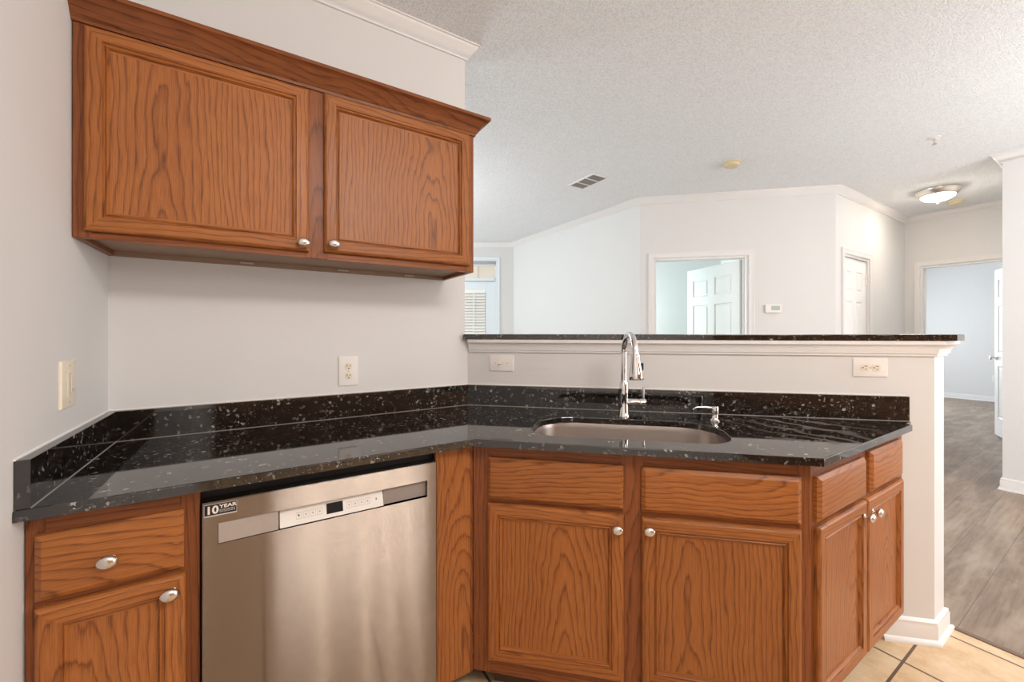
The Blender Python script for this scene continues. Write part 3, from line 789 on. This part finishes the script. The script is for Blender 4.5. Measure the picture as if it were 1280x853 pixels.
b.merge(t, ST); b.build('door', dw, center=True, smooth=20)
b = MB()
b.prism([(hx0 + .001, DY + .0215), (.466, DY + .0215), (.466, DY + .004), (hx0 + .001, DY + .001)], hz0 + .001, hz1 - .0012, M['steelp'])
b.build('handle_recess', dw, center=True)
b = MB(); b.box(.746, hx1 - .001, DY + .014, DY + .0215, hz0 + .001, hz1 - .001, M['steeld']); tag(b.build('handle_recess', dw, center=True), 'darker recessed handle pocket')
b = MB(); x0, x1 = .469, .744
yt, yl = DY + .0205, DY + .004
b.poly([(x0, yl, hz0 + .002), (x1, yl, hz0 + .002), (x1, yt, hz1 - .002), (x0, yt, hz1 - .002)], M['panelw'])
b.poly([(x0, yl, hz0 + .002), (x0, yt, hz1 - .002), (x0, yt, hz0 + .002)], M['panelw']); b.poly([(x1, yl, hz0 + .002), (x1, yt, hz0 + .002), (x1, yt, hz1 - .002)], M['panelw'])
b.poly([(x0, yl, hz0 + .002), (x0, yt, hz0 + .002), (x1, yt, hz0 + .002), (x1, yl, hz0 + .002)], M['panelw'])
def on(x, f, d=.0006):  # point on the sloping control face
    a = Vector((0, yl, hz0 + .002)); c = Vector((0, yt, hz1 - .002)); p = a.lerp(c, f); n_ = Vector((0, -(c.z - a.z), (c.y - a.y))).normalized() * d
    return (x, p.y + n_.y, p.z + n_.z)
def patch(bb, xa, xb, fa_, fb, m, d=.0006): bb.poly([on(xa, fa_, d), on(xb, fa_, d), on(xb, fb, d), on(xa, fb, d)], m)
for i in range(2):
    for j in range(4):
        xa = (.508 if i == 0 else .638) + j * .0175 + (0 if i == 0 else .001)
        for (a1, a2, f1, f2) in ((0, .014, .28, .30), (0, .014, .60, .62), (0, .0006, .28, .62), (.0134, .014, .28, .62)): patch(b, xa + a1, xa + a2, f1, f2, M['ink'])
        patch(b, xa + .005, xa + .009, .40, .50, M['ink'])
for xa in (.513, .722): patch(b, xa, xa + .003, .42, .52, M['dark'], .0009)
cp_ = b.build('control_panel', dw, recalc=False, smooth=0)
b = MB(); patch(b, .586, .628, .22, .74, M['display'], .0012); patch(b, .585, .629, .20, .76, M['black'], .0008)
b.build('display', cp_, recalc=False, smooth=0)
# sticker
b = MB(); sx0, sx1, sz0, sz1 = .306, .3735, .8165, .8455; sy = DY - .0003
b.box(sx0, sx1, sy - .0003, sy + .0002, sz0 - .002, sz1, M['sticke']); b.box(sx0 + .001, sx1 - .001, sy - .0006, sy - .0002, sz0 + .0015, sz1 - .001, M['sticker'])
for r_, zz in enumerate((.8290, .8262, .8234)):
    random.seed(r_); x = sx0 + .031
    while x < sx1 - .005:
        wv_ = random.uniform(.004, .008); x2 = min(x + wv_, sx1 - .004); b.box(x, x2, sy - .0008, sy - .0005, zz - .0008, zz + .0004, M['sticke']); x += wv_ + .0012
stk = b.build('sticker', dw)
def text(parent, s_, x, z, size, sxx, y, m, bold=.0):
    cu = bpy.data.curves.new('lettering', 'FONT'); cu.body = s_; cu.size = size; cu.extrude = .0002; cu.offset = bold
    o = bpy.data.objects.new('lettering', cu); C.objects.link(o)
    me = bpy.data.meshes.new_from_object(o.evaluated_get(bpy.context.evaluated_depsgraph_get()))
    bpy.data.objects.remove(o)
    me.transform(Matrix.Translation((x, y, z)) @ Matrix.Rotation(R(90), 4, 'X') @ Matrix.Diagonal((sxx, 1, 1, 1)))
    me.materials.clear(); me.materials.append(m)
    o = bpy.data.objects.new('lettering', me); C.objects.link(o); o.parent = parent
    return o
bpy.context.view_layer.update()
text(stk, '10', sx0 + .003, sz0 + .0055, .0265, 1.0, sy - .0008, M['stickt'], .0009)
text(stk, 'YEAR', sx0 + .031, sz0 + .0165, .0120, 1.25, sy - .0008, M['stickt'], .0004)
b = MB(); b.box(.3015, .9165, -.575, -.56, .0, .10, M['black']); b.build('toe_panel', dw, center=True)

# ------------------------------------------------------------------ outlets and switches
def plate(root, wd, hg, m):
    b = MB(); b.rings(-wd / 2, wd / 2, -hg / 2, hg / 2, [(0, 0), (0, .003), (.002, .0055), (.004, .0062)], 0, m, m, m); return b.build('plate', root, smooth=30)
def receptacle(root, x, z, rot=0.0):
    b = MB(); mt = Matrix.Translation((x, -.0055, z)) @ Matrix.Rotation(rot, 4, 'Y')
    t = bmesh.new(); pr_ = []
    for k in range(28):
        a = 2 * math.pi * k / 28; pr_.append((max(-.0145, min(.0145, .0172 * math.cos(a))), .0172 * math.sin(a)))
    a1 = [t.verts.new((x_, 0, z_)) for x_, z_ in pr_]; a2 = [t.verts.new((x_ * .95, -.0025, z_ * .95)) for x_, z_ in pr_]
    for k in range(28): t.faces.new([a1[k], a1[(k + 1) % 28], a2[(k + 1) % 28], a2[k]])
    t.faces.new(a2); b.merge(t, M['ivory'], mt)
    for (xa, xb, za, zb) in ((-.0075, -.0050, -.002, .0075), (.0050, .0072, -.001, .0065), (-.0025, .0025, -.0105, -.0060)):
        t = bmesh.new(); bmesh.ops.create_cube(t, size=1)
        for v_ in t.verts: v_.co = Vector(((xa + xb) / 2 + v_.co.x * (xb - xa), -.0026 + v_.co.y * .0006, (za + zb) / 2 + v_.co.z * (zb - za)))
        b.merge(t, M['dark'], mt)
    return b.build('receptacle', root, smooth=30)
def screw(root, x, z, y=-.006):
    b = MB(); b.lathe([(0, 0), (.003, 0), (.0028, .001), (0, .0014)], M['sticke'], Matrix.Translation((x, y, z)) @ Matrix.Rotation(R(90), 4, 'X'), 12); return b.build('screw', root)
o = thing('electrical_outlet', 'white upright double outlet on the wall above the dishwasher', 'outlet', (.7495, 0, 1.112)); plate(o, .078, .128, M['white']); receptacle(o, 0, .0205); receptacle(o, 0, -.0205); screw(o, 0, 0)
o = thing('electrical_outlet', 'white sideways double outlet on the half wall near its right end', 'outlet', (*SK(1.788, 0), 1.131), R(-45)); plate(o, .128, .078, M['white']); receptacle(o, -.0205, 0, R(90)); receptacle(o, .0205, 0, R(90)); screw(o, 0, 0)
o = thing('light_switch', 'white sideways toggle switch on the half wall near the corner', 'switch', (*SK(.180, 0), 1.126), R(-45)); plate(o, .124, .080, M['white'])
b = MB(); b.box(-.012, .012, -.0075, -.006, -.005, .005, M['ivory'], .0006, 1)
b.tube([(0, -.006, 0), (-.006, -.013, 0), (-.012, -.020, 0)], [.0042, .004, .0036], M['ivory'], 12); tag(b.build('toggle', o), 'ivory toggle lever'); screw(o, -.030, 0); screw(o, .030, 0)
o = thing('light_switch', 'ivory upright slide dimmer switch on the left wall', 'switch', (0, -.3625, 1.144), R(90)); plate(o, .098, .122, M['ivory'])
b = MB(); b.box(-.017, .017, -.0075, -.006, -.034, .034, M['ivory'], .001, 1); b.box(.004, .012, -.0092, -.0075, -.022, .024, M['ivory'], .0008, 1); b.box(-.001, .0, -.0078, -.0074, -.030, .030, M['dark']); b.build('rocker', o)
b = MB(); b.box(.005, .011, -.0115, -.009, -.020, -.012, M['sticke'], .0006, 1); b.build('slider', o); screw(o, 0, .048); screw(o, 0, -.048)
o = thing('electrical_outlet', 'small white outlet low on the far white wall seen through the right doorway', 'outlet', (11.85, -.326, .425), R(-90)); plate(o, .075, .12, M['white']); receptacle(o, 0, .0205); receptacle(o, 0, -.0205)

# ------------------------------------------------------------------ thermostat and ceiling fittings
o = thing('thermostat', 'small white thermostat with a grey-green display on the wall right of the open doorway', 'thermostat', (*A2(3.262), 1.525), R(-45))
b = MB(); b.box(-.075, .075, -.024, 0, -.043, .043, M['white'], .006, 2); b.build('body', o)
b = MB(); b.box(-.022, .058, -.0255, -.0235, -.016, .028, M['lcd'], .001, 1); b.build('display', o)
b = MB()
for i in range(3): b.box(-.02 + i * .028, .0 + i * .028, -.026, -.0235, -.034, -.026, M['white'], .001, 1)
b.build('buttons', o)
# air vent
vx, vy = 3.065, 1.045
o = thing('air_vent', 'white rectangular ceiling air vent with three dark louvred sections', 'vent', (vx, vy, H))
hw, hl = .098, .185
b = MB(); fp_ = [(0, 0), (.004, -.006), (.018, -.008), (.022, -.004), (.022, 0)]
b.sweep([(-hw, -hl), (-hw, hl), (hw, hl), (hw, -hl), (-hw, -hl)], fp_, M['white'], XY, False)
for y in (-.062, .062): b.box(-hw + .02, hw - .02, y - .006, y + .006, -.008, -.001, M['white'])
b.build('frame', o, smooth=0)
b = MB(); b.box(-hw + .004, hw - .004, -hl + .004, hl - .004, -.0016, -.0004, M['ventd']); b.build('backing', o)
for (ya, yb_) in ((-.164, -.070), (-.054, .054), (.070, .164)):
    b = MB()
    for i in range(8):
        x = -hw + .028 + i * .020
        b.poly([(x, ya, -.0025), (x, yb_, -.0025), (x + .006, yb_, -.0085), (x + .006, ya, -.0085)], M['steeld']); b.poly([(x + .001, ya, -.0022), (x + .007, ya, -.0082), (x + .007, yb_, -.0082), (x + .001, yb_, -.0022)], M['steeld'])
    b.build('louvre', o, recalc=False, smooth=0)
# smoke detectors
def detector(x, y, label):
    o = thing('smoke_detector', label, 'smoke detector', (x, y, H))
    b = MB(); b.lathe([(0, 0), (.070, 0), (.070, -.008), (.062, -.012), (0, -.012)], M['yellow'], None, 32); b.build('base', o, smooth=40)
    b = MB(); b.lathe([(0, -.010), (.060, -.010), (.062, -.018), (.058, -.030), (.050, -.036), (.020, -.038), (.018, -.036), (0, -.036)], M['yellow'], None, 32); b.build('cover', o, smooth=40)
detector(3.80, .045, 'yellowed round smoke detector on the open living room ceiling')
detector(6.85, -.735, 'yellowed round smoke detector behind the hall ceiling lamp')
# sprinkler
o = thing('fire_sprinkler', 'small metal sprinkler head on the ceiling in front of the hall lamp', 'sprinkler', (4.63, -1.03, H))
b = MB(); b.lathe([(0, 0), (.040, 0), (.040, -.003), (.022, -.008), (0, -.008)], M['white'], None, 24); b.build('escutcheon', o, smooth=40)
b = MB(); b.lathe([(0, -.006), (.010, -.006), (.010, -.020), (.006, -.024), (0, -.024)], M['nickel'], None, 16)
for s_ in (-1, 1): b.tube([(s_ * .009, 0, -.016), (s_ * .013, 0, -.030), (s_ * .003, 0, -.048)], .0025, M['nickel'], 8)
b.build('body', o, smooth=40)
b = MB(); b.lathe([(0, -.047), (.015, -.047), (.016, -.050), (0, -.051)], M['nickel'], None, 16); b.build('deflector', o, smooth=40)
# hall lamp
LX, LY = 6.20, -.725
o = thing('ceiling_lamp', 'lit flush ceiling lamp with a frosted bowl and bronze rim in the hall', 'lamp', (LX, LY, H))
b = MB(); b.lathe([(0, 0), (.165, 0), (.172, -.006), (.170, -.020), (.158, -.040), (.140, -.060), (.130, -.062), (.128, -.05), (0, -.05)], M['nickel'], None, 40); b.build('rim', o, smooth=40)
b = MB(); b.lathe([(.128, -.050), (.131, -.058), (.122, -.075), (.100, -.092), (.068, -.104), (.035, -.110), (0, -.112)], M['glow'], None, 40); tag(b.build('glass_bowl', o, smooth=60), 'lit frosted glass bowl')
b = MB(); b.lathe([(0, -.110), (.010, -.112), (.012, -.122), (.006, -.128), (.009, -.136), (.006, -.144), (0, -.147)], M['nickel'], None, 16); b.build('finial', o, smooth=40)

# set each thing's own origin at its base
bpy.context.view_layer.update()
for o in [o for o in C.objects if o.type == 'EMPTY' and o.parent is None and o.name.split('.')[0] in ('base_cabinet', 'wall_cabinet', 'countertop', 'sink', 'dishwasher')]:
    pts = [ch.matrix_world @ Vector(c) for ch in o.children for c in ch.bound_box]
    inv = o.matrix_world.inverted(); loc_ = [inv @ p for p in pts]
    lo = Vector([min(p[i] for p in loc_) for i in range(3)]); hi = Vector([max(p[i] for p in loc_) for i in range(3)])
    d = Vector(((lo.x + hi.x) / 2, (lo.y + hi.y) / 2, lo.z))
    o.location = o.matrix_world @ d
    for ch in o.children: ch.location = ch.location - d
